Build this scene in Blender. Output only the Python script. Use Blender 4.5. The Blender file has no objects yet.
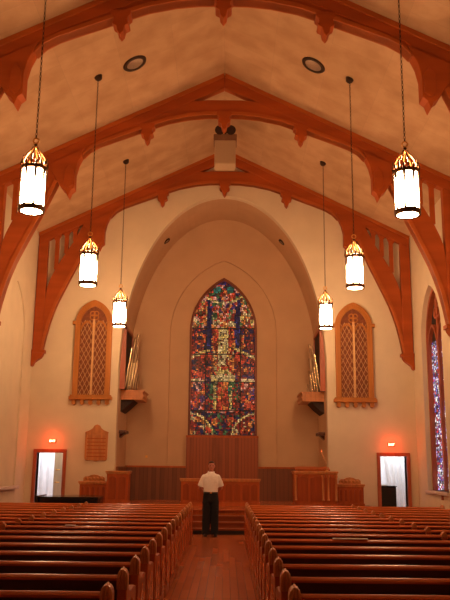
import bpy, bmesh, math, random
from mathutils import Vector, Matrix
random.seed(7)
PI = math.pi
sc = bpy.context.scene
COL = sc.collection

# ---------------------------------------------------------------- helpers
class MB:
    """collects geometry and links it as ONE mesh object"""
    def __init__(s):
        s.v = []; s.f = []; s.mi = []; s.m = 0
    def add(s, vs, fs):
        o = len(s.v); s.v += [tuple(v) for v in vs]
        for f in fs:
            s.f.append([i + o for i in f]); s.mi.append(s.m)
        return s
    def box(s, x0, x1, y0, y1, z0, z1):
        vs = [(x, y, z) for z in (z0, z1) for y in (y0, y1) for x in (x0, x1)]
        return s.add(vs, [(0, 2, 3, 1), (4, 5, 7, 6), (0, 1, 5, 4), (2, 6, 7, 3), (0, 4, 6, 2), (1, 3, 7, 5)])
    def prism(s, poly, axis, d0, d1):
        """poly of 2-D points; axis 'y' -> (x,z), 'x' -> (y,z), 'z' -> (x,y)"""
        def P(p, d):
            if axis == 'y': return (p[0], d, p[1])
            if axis == 'x': return (d, p[0], p[1])
            return (p[0], p[1], d)
        n = len(poly)
        vs = [P(p, d0) for p in poly] + [P(p, d1) for p in poly]
        fs = [tuple(range(n)), tuple(range(2 * n - 1, n - 1, -1))]
        fs += [(i, (i + 1) % n, n + (i + 1) % n, n + i) for i in range(n)]
        return s.add(vs, fs)
    def band(s, inner, outer, axis, d0, d1):
        """strip between two polylines of equal length, extruded"""
        for i in range(len(inner) - 1):
            s.prism([inner[i], inner[i + 1], outer[i + 1], outer[i]], axis, d0, d1)
        return s
    def loft(s, rings, cap=True):
        n = len(rings[0]); vs = [p for r in rings for p in r]; fs = []
        for k in range(len(rings) - 1):
            for i in range(n):
                j = (i + 1) % n
                fs.append((k * n + i, k * n + j, (k + 1) * n + j, (k + 1) * n + i))
        if cap:
            fs.append(tuple(range(n - 1, -1, -1)))
            fs.append(tuple(range((len(rings) - 1) * n, len(rings) * n)))
        return s.add(vs, fs)
    def tube(s, pts, r, n=8, cap=True):
        pts = [Vector(p) for p in pts]; rings = []
        rs = r if isinstance(r, (list, tuple)) else [r] * len(pts)
        ref = None
        for i, p in enumerate(pts):
            t = (pts[min(i + 1, len(pts) - 1)] - pts[max(i - 1, 0)]).normalized()
            if ref is None:
                ref = Vector((0, 0, 1)) if abs(t.z) < .9 else Vector((1, 0, 0))
            a = t.cross(ref)
            if a.length < 1e-5: a = t.cross(Vector((0, 1, 0)))
            a.normalize(); b = t.cross(a); ref = -b if False else ref
            rings.append([p + a * (rs[i] * math.cos(2 * PI * k / n)) + b * (rs[i] * math.sin(2 * PI * k / n)) for k in range(n)])
        return s.loft(rings, cap)
    def lathe(s, prof, c=(0, 0, 0), n=16, ph=0.0, cap=True):
        rings = [[(c[0] + r * math.cos(2 * PI * k / n + ph), c[1] + r * math.sin(2 * PI * k / n + ph), c[2] + z) for k in range(n)] for r, z in prof]
        return s.loft(rings, cap)
    def ball(s, c, r, n=12, m=8):
        if not isinstance(r, (tuple, list)): r = (r, r, r)
        rings = []
        for i in range(m + 1):
            a = -PI / 2 + PI * i / m; a = max(min(a, PI / 2 - .05), -PI / 2 + .05)
            rings.append([(c[0] + r[0] * math.cos(a) * math.cos(2 * PI * k / n), c[1] + r[1] * math.cos(a) * math.sin(2 * PI * k / n), c[2] + r[2] * math.sin(a)) for k in range(n)])
        return s.loft(rings)
    def ring(s, c, R, r, axis='z', n=16, m=6, sx=1.0):
        rings = []
        for k in range(n):
            a = 2 * PI * k / n; q = []
            for j in range(m):
                b = 2 * PI * j / m; d = R + r * math.cos(b); h = r * math.sin(b)
                u, w = d * math.cos(a) * sx, d * math.sin(a)
                q.append({'z': (c[0] + u, c[1] + w, c[2] + h), 'y': (c[0] + u, c[1] + h, c[2] + w), 'x': (c[0] + h, c[1] + u, c[2] + w)}[axis])
            rings.append(q)
        rings.append(rings[0])
        return s.loft(rings, cap=False)
    def build(s, name, mat, parent=None, smooth=False, bevel=0, seg=2):
        me = bpy.data.meshes.new(name); me.from_pydata(s.v, [], s.f); me.update()
        bm = bmesh.new(); bm.from_mesh(me)
        bmesh.ops.recalc_face_normals(bm, faces=bm.faces)
        bm.to_mesh(me); bm.free()
        mats = mat if isinstance(mat, list) else [mat]
        for m in mats: me.materials.append(m)
        if len(mats) > 1:
            for p, i in zip(me.polygons, s.mi): p.material_index = i
        o = bpy.data.objects.new(name, me); COL.objects.link(o)
        if parent: o.parent = parent
        if smooth:
            for p in me.polygons: p.use_smooth = True
            try: me.set_sharp_from_angle(angle=math.radians(42))
            except Exception: pass
        if bevel:
            b = o.modifiers.new('bevel', 'BEVEL'); b.width = bevel; b.segments = seg; b.limit_method = 'ANGLE'
        return o

def tag(o, label, cat, group=None, kind=None):
    o['label'] = label; o['category'] = cat
    if group: o['group'] = group
    if kind: o['kind'] = kind
    return o
def thing(name, label, cat, loc=(0, 0, 0), rz=0, group=None):
    o = bpy.data.objects.new(name, None); COL.objects.link(o)
    o.location = loc; o.rotation_euler = (0, 0, rz); o.empty_display_size = .2
    return tag(o, label, cat, group)
def struct(o, label=None, cat=None):
    o['kind'] = 'structure'
    if label: o['label'] = label
    if cat: o['category'] = cat
    return o
def copy_tree(o, parent=None):
    c = o.copy(); COL.objects.link(c)
    if parent: c.parent = parent
    for ch in [k for k in o.children]:
        copy_tree(ch, c)
    return c

# ---------------------------------------------------------------- materials
def new_mat(name):
    m = bpy.data.materials.new(name); m.use_nodes = True
    nt = m.node_tree; b = nt.nodes['Principled BSDF']
    return m, nt, b
def plain(name, c, rough=.6, metal=0, var=.12, scale=6, bump=0, stretch=(1, 1, 1), spec=.5):
    """base colour broken up by an object-space noise"""
    m, nt, b = new_mat(name); N = nt.nodes; L = nt.links
    tc = N.new('ShaderNodeTexCoord'); mp = N.new('ShaderNodeMapping'); mp.inputs['Scale'].default_value = stretch
    no = N.new('ShaderNodeTexNoise'); no.inputs['Scale'].default_value = scale; no.inputs['Detail'].default_value = 5
    r = N.new('ShaderNodeValToRGB'); r.color_ramp.elements[0].position = .3; r.color_ramp.elements[1].position = .7
    r.color_ramp.elements[0].color = (*[x * (1 - var) for x in c], 1); r.color_ramp.elements[1].color = (*[min(1, x * (1 + var)) for x in c], 1)
    L.new(tc.outputs['Object'], mp.inputs[0]); L.new(mp.outputs[0], no.inputs[0]); L.new(no.outputs['Fac'], r.inputs[0]); L.new(r.outputs[0], b.inputs['Base Color'])
    b.inputs['Roughness'].default_value = rough; b.inputs['Metallic'].default_value = metal; b.inputs['Specular IOR Level'].default_value = spec
    if bump:
        bp = N.new('ShaderNodeBump'); bp.inputs['Strength'].default_value = bump; bp.inputs['Distance'].default_value = .01
        L.new(no.outputs['Fac'], bp.inputs['Height']); L.new(bp.outputs[0], b.inputs['Normal'])
    return m
def wood(name, c, axis='z', rough=.4, var=.22, scale=9, spec=.5):
    st = {'x': (.12, 1, 1), 'y': (1, .12, 1), 'z': (1, 1, .12)}[axis]
    return plain(name, c, rough, 0, var, scale, .08, st, spec)
def emit(name, c, s):
    m, nt, b = new_mat(name)
    b.inputs['Base Color'].default_value = (*c, 1); b.inputs['Emission Color'].default_value = (*c, 1); b.inputs['Emission Strength'].default_value = s
    return m
def boards(name, c, pitch, rough=.4, axis='X'):
    """vertical boards with dark joints, by a wave-free modulo of one object axis"""
    m, nt, b = new_mat(name); N = nt.nodes; L = nt.links
    tc = N.new('ShaderNodeTexCoord'); sp = N.new('ShaderNodeSeparateXYZ'); L.new(tc.outputs['Object'], sp.inputs[0])
    d = N.new('ShaderNodeMath'); d.operation = 'DIVIDE'; d.inputs[1].default_value = pitch; L.new(sp.outputs[axis], d.inputs[0])
    fr = N.new('ShaderNodeMath'); fr.operation = 'FRACT'; L.new(d.outputs[0], fr.inputs[0])
    fl = N.new('ShaderNodeMath'); fl.operation = 'FLOOR'; L.new(d.outputs[0], fl.inputs[0])
    wn = N.new('ShaderNodeTexWhiteNoise'); wn.noise_dimensions = '1D'; L.new(fl.outputs[0], wn.inputs['W'])
    gt = N.new('ShaderNodeMath'); gt.operation = 'GREATER_THAN'; gt.inputs[1].default_value = .07; L.new(fr.outputs[0], gt.inputs[0])
    no = N.new('ShaderNodeTexNoise'); no.inputs['Scale'].default_value = 8
    mp = N.new('ShaderNodeMapping'); mp.inputs['Scale'].default_value = (1, .15, .15) if axis == 'X' else (.15, 1, .15)
    L.new(tc.outputs['Object'], mp.inputs[0]); L.new(mp.outputs[0], no.inputs[0])
    ad = N.new('ShaderNodeMath'); ad.operation = 'ADD'; L.new(wn.outputs['Value'], ad.inputs[0]); L.new(no.outputs['Fac'], ad.inputs[1])
    r = N.new('ShaderNodeValToRGB'); L.new(ad.outputs[0], r.inputs[0])
    r.color_ramp.elements[0].position = .3; r.color_ramp.elements[1].position = 1.0
    r.color_ramp.elements[0].color = (*[x * .72 for x in c], 1); r.color_ramp.elements[1].color = (*[x * 1.2 for x in c], 1)
    mx = N.new('ShaderNodeMix'); mx.data_type = 'RGBA'; L.new(gt.outputs[0], mx.inputs['Factor'])
    mx.inputs['A'].default_value = (*[x * .35 for x in c], 1); L.new(r.outputs[0], mx.inputs['B']); L.new(mx.outputs['Result'], b.inputs['Base Color'])
    b.inputs['Roughness'].default_value = rough
    return m

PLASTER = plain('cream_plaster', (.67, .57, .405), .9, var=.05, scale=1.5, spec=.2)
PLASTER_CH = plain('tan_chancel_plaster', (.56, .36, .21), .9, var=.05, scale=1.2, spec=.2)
WHITE = plain('white_paint', (.86, .87, .88), .8, var=.03)
TRUSS = wood('oak_truss', (.37, .077, .0145), 'x', .55, .18, 3, .2)
TRUSS_L = wood('oak_truss_moulding', (.43, .104, .021), 'x', .5, .15, 3, .25)
OCHRE = wood('ochre_oak', (.44, .165, .034), 'z', .55, .15, 6, .25)
OCHRE_D = plain('grille_cloth', (.20, .058, .022), .8, var=.25, scale=12)
PALE_O = wood('pale_oak_lattice', (.62, .36, .15), 'z', .5, .1)
PEW = wood('pew_cherry', (.52, .12, .032), 'x', .25, .28, 7)
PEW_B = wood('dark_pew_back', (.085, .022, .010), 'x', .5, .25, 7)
PEW_E = wood('pew_end_cherry', (.42, .098, .026), 'z', .35, .25, 9)
PEW_C = wood('carved_pew_cap', (.58, .22, .08), 'z', .38, .2, 20)
FURN = wood('chancel_oak', (.41, .088, .019), 'z', .45, .2, 8, .3)
FURN_D = wood('chancel_oak_panel', (.31, .06, .013), 'z', .5, .25, 9, .3)
FURN_L = wood('chancel_oak_carving', (.52, .20, .06), 'z', .4, .2, 14)
WAIN = boards('dark_wainscot_boards', (.17, .052, .02), .14, .45)
WAIN_D = wood('dark_ledge_oak', (.10, .03, .014), 'y')
WAIN_C = boards('red_wainscot_boards', (.26, .062, .019), .11, .42)
DOORW = wood('door_casing_oak', (.36, .085, .03), 'z', .45, .15)
BRASS = plain('aged_brass', (.78, .42, .12), .3, .95, .2, 25)
GILT = plain('dark_gilt_brass', (.075, .030, .007), .45, .9, .3, 25)
IRON = plain('dark_iron', (.05, .028, .018), .5, .7, .2, 30)
PIPE_G = plain('gilt_pipe_metal', (.90, .70, .42), .25, .9, .1, 5)
PIPE_S = plain('dull_pipe_metal', (.40, .26, .15), .4, .8, .2, 5)
BLACK = plain('black_lacquer', (.008, .008, .010), .15, var=.1)
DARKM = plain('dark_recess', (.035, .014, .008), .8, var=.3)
STONE = plain('pale_sill_stone', (.62, .52, .46), .6, var=.1, scale=10)
GRILLE = plain('speaker_grille_metal', (.42, .33, .24), .4, .7, .3, 60)
BEIGE = plain('beige_speaker_paint', (.50, .36, .22), .55, var=.04)
CURT = plain('white_curtain_cloth', (.85, .86, .90), .9, var=.04)
PAPER = plain('white_paper', (.80, .80, .76), .8, var=.03)
SKIN = plain('skin', (.52, .19, .12), .55, var=.06, scale=20)
SHIRT = plain('white_shirt_cotton', (.92, .88, .86), .85, var=.04, scale=20)
TROUS = plain('black_trouser_cloth', (.010, .010, .014), .9, var=.2, scale=30)
SHOE = plain('black_shoe_leather', (.012, .010, .010), .35, var=.1)
HAIR = plain('dark_brown_hair', (.05, .025, .015), .6, var=.3, scale=60)
EYE = plain('eye_dark', (.03, .02, .015), .3)
LANT = emit('lit_lantern_glass', (1, .605, .325), 68)
LEAD = plain('lead_and_toe_shadow', (.012, .010, .010), .6, var=.2)
TAN = wood('tan_door_wood', (.42, .27, .15), 'z', .5, .15)

def ceiling_mat():
    m, nt, b = new_mat('ceiling_fibre_tiles'); N = nt.nodes; L = nt.links
    tc = N.new('ShaderNodeTexCoord'); sp = N.new('ShaderNodeSeparateXYZ'); L.new(tc.outputs['Object'], sp.inputs[0])
    cb = N.new('ShaderNodeCombineXYZ'); L.new(sp.outputs['Y'], cb.inputs[0]); L.new(sp.outputs['X'], cb.inputs[1])
    br = N.new('ShaderNodeTexBrick'); L.new(cb.outputs[0], br.inputs[0])
    br.inputs['Scale'].default_value = 1; br.inputs['Brick Width'].default_value = .6; br.inputs['Row Height'].default_value = 1.2; br.inputs['Mortar Size'].default_value = .004
    br.inputs['Color1'].default_value = (.60, .40, .235, 1); br.inputs['Color2'].default_value = (.545, .36, .205, 1); br.inputs['Mortar'].default_value = (.50, .345, .21, 1)
    no = N.new('ShaderNodeTexNoise'); no.inputs['Scale'].default_value = 1.7; no.inputs['Detail'].default_value = 9; L.new(tc.outputs['Object'], no.inputs[0])
    r = N.new('ShaderNodeValToRGB'); r.color_ramp.elements[0].position = .35; r.color_ramp.elements[1].position = .62
    r.color_ramp.elements[0].color = (.84, .80, .76, 1); r.color_ramp.elements[1].color = (1, 1, 1, 1); L.new(no.outputs['Fac'], r.inputs[0])
    mx = N.new('ShaderNodeMix'); mx.data_type = 'RGBA'; mx.blend_type = 'MULTIPLY'; mx.inputs['Factor'].default_value = 1
    L.new(br.outputs['Color'], mx.inputs['A']); L.new(r.outputs[0], mx.inputs['B']); L.new(mx.outputs['Result'], b.inputs['Base Color'])
    b.inputs['Roughness'].default_value = .95; b.inputs['Specular IOR Level'].default_value = .1
    return m
CEIL = ceiling_mat()
def floor_mat():
    m, nt, b = new_mat('red_brown_floor_boards'); N = nt.nodes; L = nt.links
    tc = N.new('ShaderNodeTexCoord'); br = N.new('ShaderNodeTexBrick'); mp = N.new('ShaderNodeMapping'); mp.inputs['Rotation'].default_value = (0, 0, PI / 2); L.new(tc.outputs['Object'], mp.inputs[0]); L.new(mp.outputs[0], br.inputs[0])
    br.inputs['Scale'].default_value = 1; br.inputs['Brick Width'].default_value = 1.3; br.inputs['Row Height'].default_value = .11; br.inputs['Mortar Size'].default_value = .003
    br.inputs['Color1'].default_value = (.48, .125, .038, 1); br.inputs['Color2'].default_value = (.38, .095, .028, 1); br.inputs['Mortar'].default_value = (.26, .064, .02, 1)
    L.new(br.outputs['Color'], b.inputs['Base Color']); b.inputs['Roughness'].default_value = .26
    return m
FLOOR = floor_mat()
def glass_mat(name, strength):
    m, nt, b = new_mat(name); N = nt.nodes; L = nt.links
    at = N.new('ShaderNodeAttribute'); at.attribute_name = 'glass_colour'
    b.inputs['Base Color'].default_value = (.02, .02, .02, 1); b.inputs['Roughness'].default_value = .25
    L.new(at.outputs['Color'], b.inputs['Emission Color']); b.inputs['Emission Strength'].default_value = strength
    return m
GLASS_A = glass_mat('altar_stained_glass', .9)
GLASS_B = glass_mat('nave_stained_glass', 1.35)

# ---------------------------------------------------------------- shape functions
def arc_pointed(w, s, a, n=10):
    """right half of a pointed arch, from (w,s) up to (0,a)"""
    h = a - s; r = (w * w + h * h) / (2 * w); cx = w - r
    t1 = math.atan2(h, -cx)
    return [(cx + r * math.cos(t1 * i / n), s + r * math.sin(t1 * i / n)) for i in range(n)] + [(0, a)]
def in_pointed(x, z, w, s, a):
    if abs(x) >= w or z >= a: return False
    if z <= s: return True
    h = a - s; r = (w * w + h * h) / (2 * w); cx = w - r
    return (abs(x) - cx) ** 2 + (z - s) ** 2 < r * r
def mir(p, c=0): return [(2 * c - x, z) for x, z in p]
def shift(p, c): return [(x + c, z) for x, z in p]

WX, EAVE, APEX, YF, YB = 6.05, 9.05, 12.02, 24.1, -4.0

# ---------------------------------------------------------------- room shell
f = MB(); f.box(-8.5, 8.5, YB - .3, 27.5, -.2, 0)
struct(f.build('floor', FLOOR))
c = MB()
for s in (-1, 1):
    c.prism([(0, APEX), (s * (WX + .35), APEX - .491 * (WX + .35)), (s * (WX + .35), APEX - .491 * (WX + .35) + .2), (0, APEX + .2)], 'y', YB - .3, YF + .3)
struct(c.build('ceiling', CEIL))
# side walls, each with a pointed opening centred on WYC
WYC, WW, WS, WA, WB = 21.9, 1.09, 5.45, 6.95, 1.05
arc = arc_pointed(WW, WS, WA)
def side_wall(name, x0, x1, recess=None):
    m = MB()
    near = [(YB, 0), (WYC, 0), (WYC, WB), (WYC - WW, WB)] + shift(mir(arc), WYC) + [(WYC, EAVE + .05), (YB, EAVE + .05)]
    far = [(YF + .3, 0), (WYC, 0), (WYC, WB), (WYC + WW, WB)] + shift(arc, WYC) + [(WYC, EAVE + .05), (YF + .3, EAVE + .05)]
    m.prism(near, 'x', x0, x1); m.prism(far, 'x', x0, x1)
    if recess: m.box(recess[0], recess[1], WYC - WW - .1, WYC + WW + .1, WB - .1, WA + .1)
    return struct(m.build(name, PLASTER))
side_wall('wall_right', WX, WX + .34)
side_wall('wall_left', -WX - .34, -WX, (-WX - .34, -WX - .04))
b_ = MB(); b_.prism([(-WX - .3, 0), (WX + .3, 0), (WX + .3, EAVE), (0, APEX + .1), (-WX - .3, EAVE)], 'y', YB - .3, YB)
struct(b_.build('wall_rear', PLASTER))
# front wall with the chancel arch and two doorways
AX, AS, AT = 3.3, 4.7, 10.46
ell = [(AX * math.cos(PI / 2 * i / 24), AS + (AT - AS) * math.sin(PI / 2 * i / 24)) for i in range(25)]
D0, D1, DZ = 4.9, 5.71, 2.02
half = [(AX, 0)] + ell + [(0, APEX + .1), (WX + .3, EAVE), (WX + .3, 0), (D1, 0), (D1, DZ), (D0, DZ), (D0, 0)]
w = MB(); w.prism(half, 'y', YF, YF + .3); w.prism(mir(half), 'y', YF, YF + .3)
struct(w.build('wall_front', PLASTER))
# chancel: side walls, vault, end wall with a shallow pointed recess and the window opening
CB = 26.7
for nm, s in (('wall_chancel_left', -1), ('wall_chancel_right', 1)):
    m = MB(); m.box(min(s * AX, s * (AX + .25)), max(s * AX, s * (AX + .25)), YF + .3, CB + .3, 0, AS)
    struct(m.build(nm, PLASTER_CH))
m = MB()
outer = [((AX + .25) * math.cos(PI / 2 * i / 24), AS + (AT + .25 - AS) * math.sin(PI / 2 * i / 24)) for i in range(25)]
m.band(ell, outer, 'y', YF + .3, CB + .3); m.band(mir(ell), mir(outer), 'y', YF + .3, CB + .3)
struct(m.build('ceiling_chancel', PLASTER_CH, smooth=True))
GW, GS, GA, GB = 1.19, 6.35, 8.29, 2.68            # stained glass opening
RW, RS, RA = 1.88, 6.25, 8.92                       # shallow recess
m = MB()
ga = arc_pointed(GW, GS, GA, 14); ra = arc_pointed(RW, RS, RA, 14)
inner = [(0, 0), (0, GB), (GW, GB)] + ga + [(0, 11), (3.6, 11), (3.6, 0)]
outr = [(RW, 0)] + ra + [(0, 11), (3.6, 11), (3.6, 0)]
for fn in (lambda p: p, mir):
    m.prism(fn(inner), 'y', CB, CB + .3); m.prism(fn(outr), 'y', CB - .09, CB)
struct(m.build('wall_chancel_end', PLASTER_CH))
# raised platform with four steps
PZ = .54
m = MB()
m.box(-3.3, 3.3, 20.85, YF + .3, 0, PZ); m.box(-4.5, -3.3, 22.1, YF, 0, PZ); m.box(3.3, 4.5, 22.1, YF, 0, PZ); m.box(-AX, AX, YF + .3, CB, 0, PZ)
struct(m.build('floor_platform', FLOOR))
m = MB()
for k, y in enumerate((19.8, 20.15, 20.5)):
    m.box(-3.0, 3.0, y + .04, 20.85, k * .135, k * .135 + .105)
    m.box(-3.0, 3.0, y, 20.85, k * .135 + .105, k * .135 + .135)
m.box(-3.3, 3.3, 20.81, 20.85, PZ - .03, PZ)
struct(m.build('floor_steps', wood('step_cherry', (.30, .072, .024), 'x', .4, .2)))
m = MB(); m.box(-3.02, 3.02, 19.81, 19.838, 0, .09)  # near-black strip painting the shadow at the foot of the steps
struct(m.build('toe_shadow_steps', LEAD))
# wainscot
m = MB(); m.box(-AX + .02, -GW - .04, CB - .15, CB - .09, PZ, 1.60); m.box(GW + .04, AX - .02, CB - .15, CB - .09, PZ, 1.60)
wn = struct(m.build('trim_wainscot', WAIN))
m = MB(); m.box(-AX + .02, -GW - .04, CB - .18, CB - .09, 1.60, 1.66); m.box(GW + .04, AX - .02, CB - .18, CB - .09, 1.60, 1.66)
m.build('cap_rail', FURN, wn)
m = MB(); m.box(-GW - .04, GW + .04, CB - .14, CB, PZ, 2.62)
wc = struct(m.build('trim_altar_panel', WAIN_C))
m = MB(); m.box(-GW - .05, GW + .05, CB - .16, CB + .02, 2.62, 2.69); m.build('cap_rail', FURN, wc)
for nm, s in (('trim_wainscot_left', -1), ('trim_wainscot_right', 1)):
    m = MB(); x = s * AX; m.box(min(x, x - s * .05), max(x, x - s * .05), YF + .3, CB - .19, PZ, 1.62)
    struct(m.build(nm, boards(nm + '_boards', (.17, .052, .02), .14, .45, 'Y')))

# side rooms behind the two doorways
for nm, s in (('left', -1), ('right', 1)):
    m = MB()
    def bx(x0, x1, *r): m.box(min(s * x0, s * x1), max(s * x0, s * x1), *r)
    bx(3.9, 7.4, 27.0, 27.2, 0, 3.2); bx(7.4, 7.6, YF + .3, 27.2, 0, 3.2); bx(3.7, 3.9, YF + .3, 27.2, 0, 3.2)
    struct(m.build('wall_side_room_' + nm, WHITE))
    m = MB(); bx(3.7, 7.6, YF + .3, 27.2, 3.2, 3.3); struct(m.build('ceiling_side_room_' + nm, WHITE))
    d = thing('door_1' if s < 0 else 'door_2', 'red-brown wooden door casing of the %s doorway beside the platform' % nm, 'doorway'); d['kind'] = 'structure'
    m = MB()
    bx(D0 - .11, D0, YF - .05, YF + .3, 0, DZ); bx(D1, D1 + .11, YF - .05, YF + .3, 0, DZ); bx(D0 - .11, D1 + .11, YF - .05, YF + .3, DZ, DZ + .11)
    m.build('door_casing', DOORW, d, bevel=.012)

# nave window on the right wall: stone sill, oak tracery, coloured glass
def stained(name, mat, parent, inside, colfn, x0, x1, z0, z1, cw, ch, axis, d, jit=.3, gap=.07):
    """mosaic of small quads, each a pane with its own glass colour"""
    nx, nz = int((x1 - x0) / cw), int((z1 - z0) / ch)
    P = {}
    for i in range(nx + 1):
        for j in range(nz + 1):
            P[i, j] = (x0 + (x1 - x0) * i / nx + random.uniform(-jit, jit) * cw, z0 + (z1 - z0) * j / nz + random.uniform(-jit, jit) * ch)
    vs, fs, cs = [], [], []
    for i in range(nx):
        for j in range(nz):
            q = [P[i, j], P[i + 1, j], P[i + 1, j + 1], P[i, j + 1]]
            cx = sum(p[0] for p in q) / 4; cz = sum(p[1] for p in q) / 4
            if not inside(cx, cz): continue
            o = len(vs)
            for p in q:
                x, z = p[0] + (cx - p[0]) * gap * 2, p[1] + (cz - p[1]) * gap * 2
                vs.append((x, d, z) if axis == 'y' else (d, x, z))
            fs.append((o, o + 1, o + 2, o + 3)); cs.append(colfn(cx, cz))
    me = bpy.data.meshes.new(name); me.from_pydata(vs, [], fs); me.materials.append(mat)
    ca = me.color_attributes.new('glass_colour', 'FLOAT_COLOR', 'CORNER')
    for p, col in zip(me.polygons, cs):
        for li in p.loop_indices: ca.data[li].color = (*col, 1)
    o = bpy.data.objects.new(name, me); COL.objects.link(o); o.parent = parent
    return o
CL = [None]
def clumps(hw, z0, z1, n):
    """random points; a pane takes the hue of the clump it falls in, mirrored about the axis"""
    rr = random.Random(5); return [(rr.uniform(0, hw), rr.uniform(z0, z1), k) for k in range(n)]
def pick(*cs):
    L_ = random.choice((.2, .45, .7, .9, 1.1, 1.35))
    c_ = cs[CL[0] * 7919 % 104729 % len(cs)] if CL[0] is not None and random.random() < .8 else random.choice(cs)
    return tuple(v * L_ for v in c_)
win = thing('window_2', 'tall pointed stained glass window in the right side wall with pale sill', 'window'); win['kind'] = 'structure'
XG = WX + .27
def nave_col(y, z):
    e = abs(abs(y - WYC) - .6)
    if z > WS - .1: return pick((.5, .05, .03), (.2, .06, .3), (.4, .1, .04))
    return pick((.85, .82, .9), (.9, .85, .75), (.10, .08, .45), (.40, .35, .75), (.6, .05, .06), (.5, .04, .05), (.25, .2, .3), (.03, .03, .04))
stained('stained_glass', GLASS_B, win, lambda y, z: in_pointed(y - WYC, z, WW - .05, WS, WA - .05) and abs(abs(y - WYC) - .55) < .47 and z < WS - .08, nave_col, WYC - WW, WYC + WW, WB, WA, .07, .065, 'x', XG, .38, .1)
m = MB(); m.prism([(WYC + WW, WB)] + shift(arc, WYC) + shift(mir(arc), WYC)[::-1] + [(WYC - WW, WB)], 'x', XG + .012, XG + .05); m.build('lead_backing', LEAD, win)
m = MB()
fi = arc_pointed(WW - .10, WS, WA - .13)
for fn in (lambda p: p, mir):
    m.band([(q + WYC, z) for q, z in fn([(WW - .10, WB)] + fi)], [(q + WYC, z) for q, z in fn([(WW, WB)] + arc)], 'x', WX + .14, XG + .05)
m.build('window_frame', DOORW, win)
m = MB(); m.box(XG - .08, XG + .02, WYC - .07, WYC + .07, WB, WA - .3); m.build('mullion', DOORW, win)
m = MB()
la = arc_pointed(.53, WS - .35, WS + .42, 8)
for cy in (WYC - .53, WYC + .53):
    for fn in (lambda p: p, mir):
        m.band([(q + cy, z) for q, z in fn(arc_pointed(.46, WS - .35, WS + .34, 8))], [(q + cy, z) for q, z in fn(la)], 'x', XG - .10, XG + .02)
for k in range(3):
    a = PI / 2 + k * 2 * PI / 3
    m.ring((XG - .04, WYC + .17 * math.cos(a), WS + .78 + .17 * math.sin(a)), .16, .045, 'x', 14, 6)
m.build('tracery', DOORW, win)
m = MB(); m.box(WX - .08, WX + .34, WYC - WW - .04, WYC + WW + .02, WB - .10, WB); m.build('window_sill', STONE, win, bevel=.015)
m = MB(); m.box(WX - .05, WX, WYC - .04 - .5, WYC + .04 - .5, WB - .22, WB - .09); m.build('sill_bracket', DOORW, win)
m = MB(); m.box(-WX - .04, -WX + .12, WYC - WW - .12, WYC + WW + .12, WB - .09, WB)
struct(m.build('trim_sill_left', STONE, bevel=.015))

# ---------------------------------------------------------------- altar window
win = thing('window_1', 'large pointed stained glass window with a robed figure above the altar panel', 'window'); win['kind'] = 'structure'
CLP = clumps(GW, GB, GA, 420)
def altar_col(x, z):
    ax = abs(x) + (.03 if x < 0 else 0); CL[0] = min(CLP, key=lambda p: (p[0] - ax) ** 2 + (p[1] - z) ** 2)[2] + (3 if x < 0 else 0)
    u = x * 28.2; a = abs(u); v = 436 - (z - GB) * 28.2
    RED, DRED, BLU, DBL, ORG, GLD, CRM = (.60, .05, .02), (.20, .015, .01), (.03, .03, .16), (.012, .012, .05), (.75, .20, .04), (.72, .42, .10), (.86, .55, .22)
    GRN, TEAL, PUR, TAN_, PNK = (.05, .12, .04), (.02, .15, .11), (.07, .02, .10), (.55, .33, .13), (.80, .30, .20)
    d = math.hypot(u, v - 274)
    if v < 285: return pick(PUR, BLU, DRED, PUR)
    if abs(d - 29) < 1.15 and v > 291: return pick(CRM, CRM, GLD, PNK)
    if d < 29:
        if abs(a - 7) < 3 and abs(v - 290) < 3: return pick(TEAL, TEAL, GRN)
        return pick(RED, DRED, ORG, GRN, RED, PNK, DBL)
    if v < 328 and a > 17: return pick(ORG, CRM, RED, PNK, GLD, ORG, DRED, GRN)
    if 11.5 < a <= 17 and v < 350: return pick(DBL, DBL, BLU, DBL) if (v > 306 or a > 14) else pick(RED, PNK)
    if v < 313: return pick(RED, PNK, PUR, ORG, GRN)
    if v < 321: return pick(ORG, RED, PNK) if a < 3.5 else pick(RED, DRED, GRN, TAN_)
    if v < 328 and a < 13: return pick(CRM, ORG, TAN_, RED, PNK)
    if a < 5.2 and v < 368: return pick(CRM, GLD, TAN_, TAN_, GLD, DRED)
    if a > 11 and abs(v - (349.5 + (a - 11) * .45)) < 1.5: return pick(CRM, GLD, GLD)
    if a > 17 and v < 352: return pick(RED, DBL, DRED, ORG, DBL, DRED)
    if a <= 11.5 and v < 352: return pick(RED, RED, ORG, DRED)
    if v < 368: return pick(DBL, DBL, RED, DRED, DRED, RED) if a > 11 else pick(DRED, TAN_, ORG)
    if v < 376: return pick(TAN_, GLD, RED) if a < 9 else pick(RED, DBL, ORG, DRED)
    if v < 383: 
        if a < 12.5: return pick(CRM, GLD, TAN_)
        if a > 17 and v > 380.5: return pick(CRM, PNK)
        return pick(RED, DBL, DRED, PUR)
    if v < 410:
        if a < 4.5: return pick(RED, DRED, RED, ORG)
        if a < 6.5: return pick(GRN, TEAL, DRED)
        if a < 9.5: return pick(GLD, TAN_, GLD, GRN)
        if a < 17: return pick(RED, DRED, GRN, DBL)
        return pick(RED, ORG, DBL, PNK, DRED, PUR, RED)
    if v < 413 and a < 17: return pick(RED, PNK)
    dc = math.hypot(a - 33, v - 438)
    if abs(dc - 24) < 1.0: return pick(GLD, TAN_, CRM)
    if dc < 24: return pick(ORG, RED, DRED, DRED, TAN_, DBL)
    if abs(a - 8) < 3 and abs(v - 422) < 4: return pick(ORG, RED)
    return pick(DRED, DBL, DBL, GRN, DRED)
stained('stained_glass', GLASS_A, win, lambda x, z: in_pointed(x, z, GW - .06, GS, GA - .07), altar_col, -GW, GW, GB, GA, .05, .06, 'y', CB + .10, .38, .10)
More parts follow.
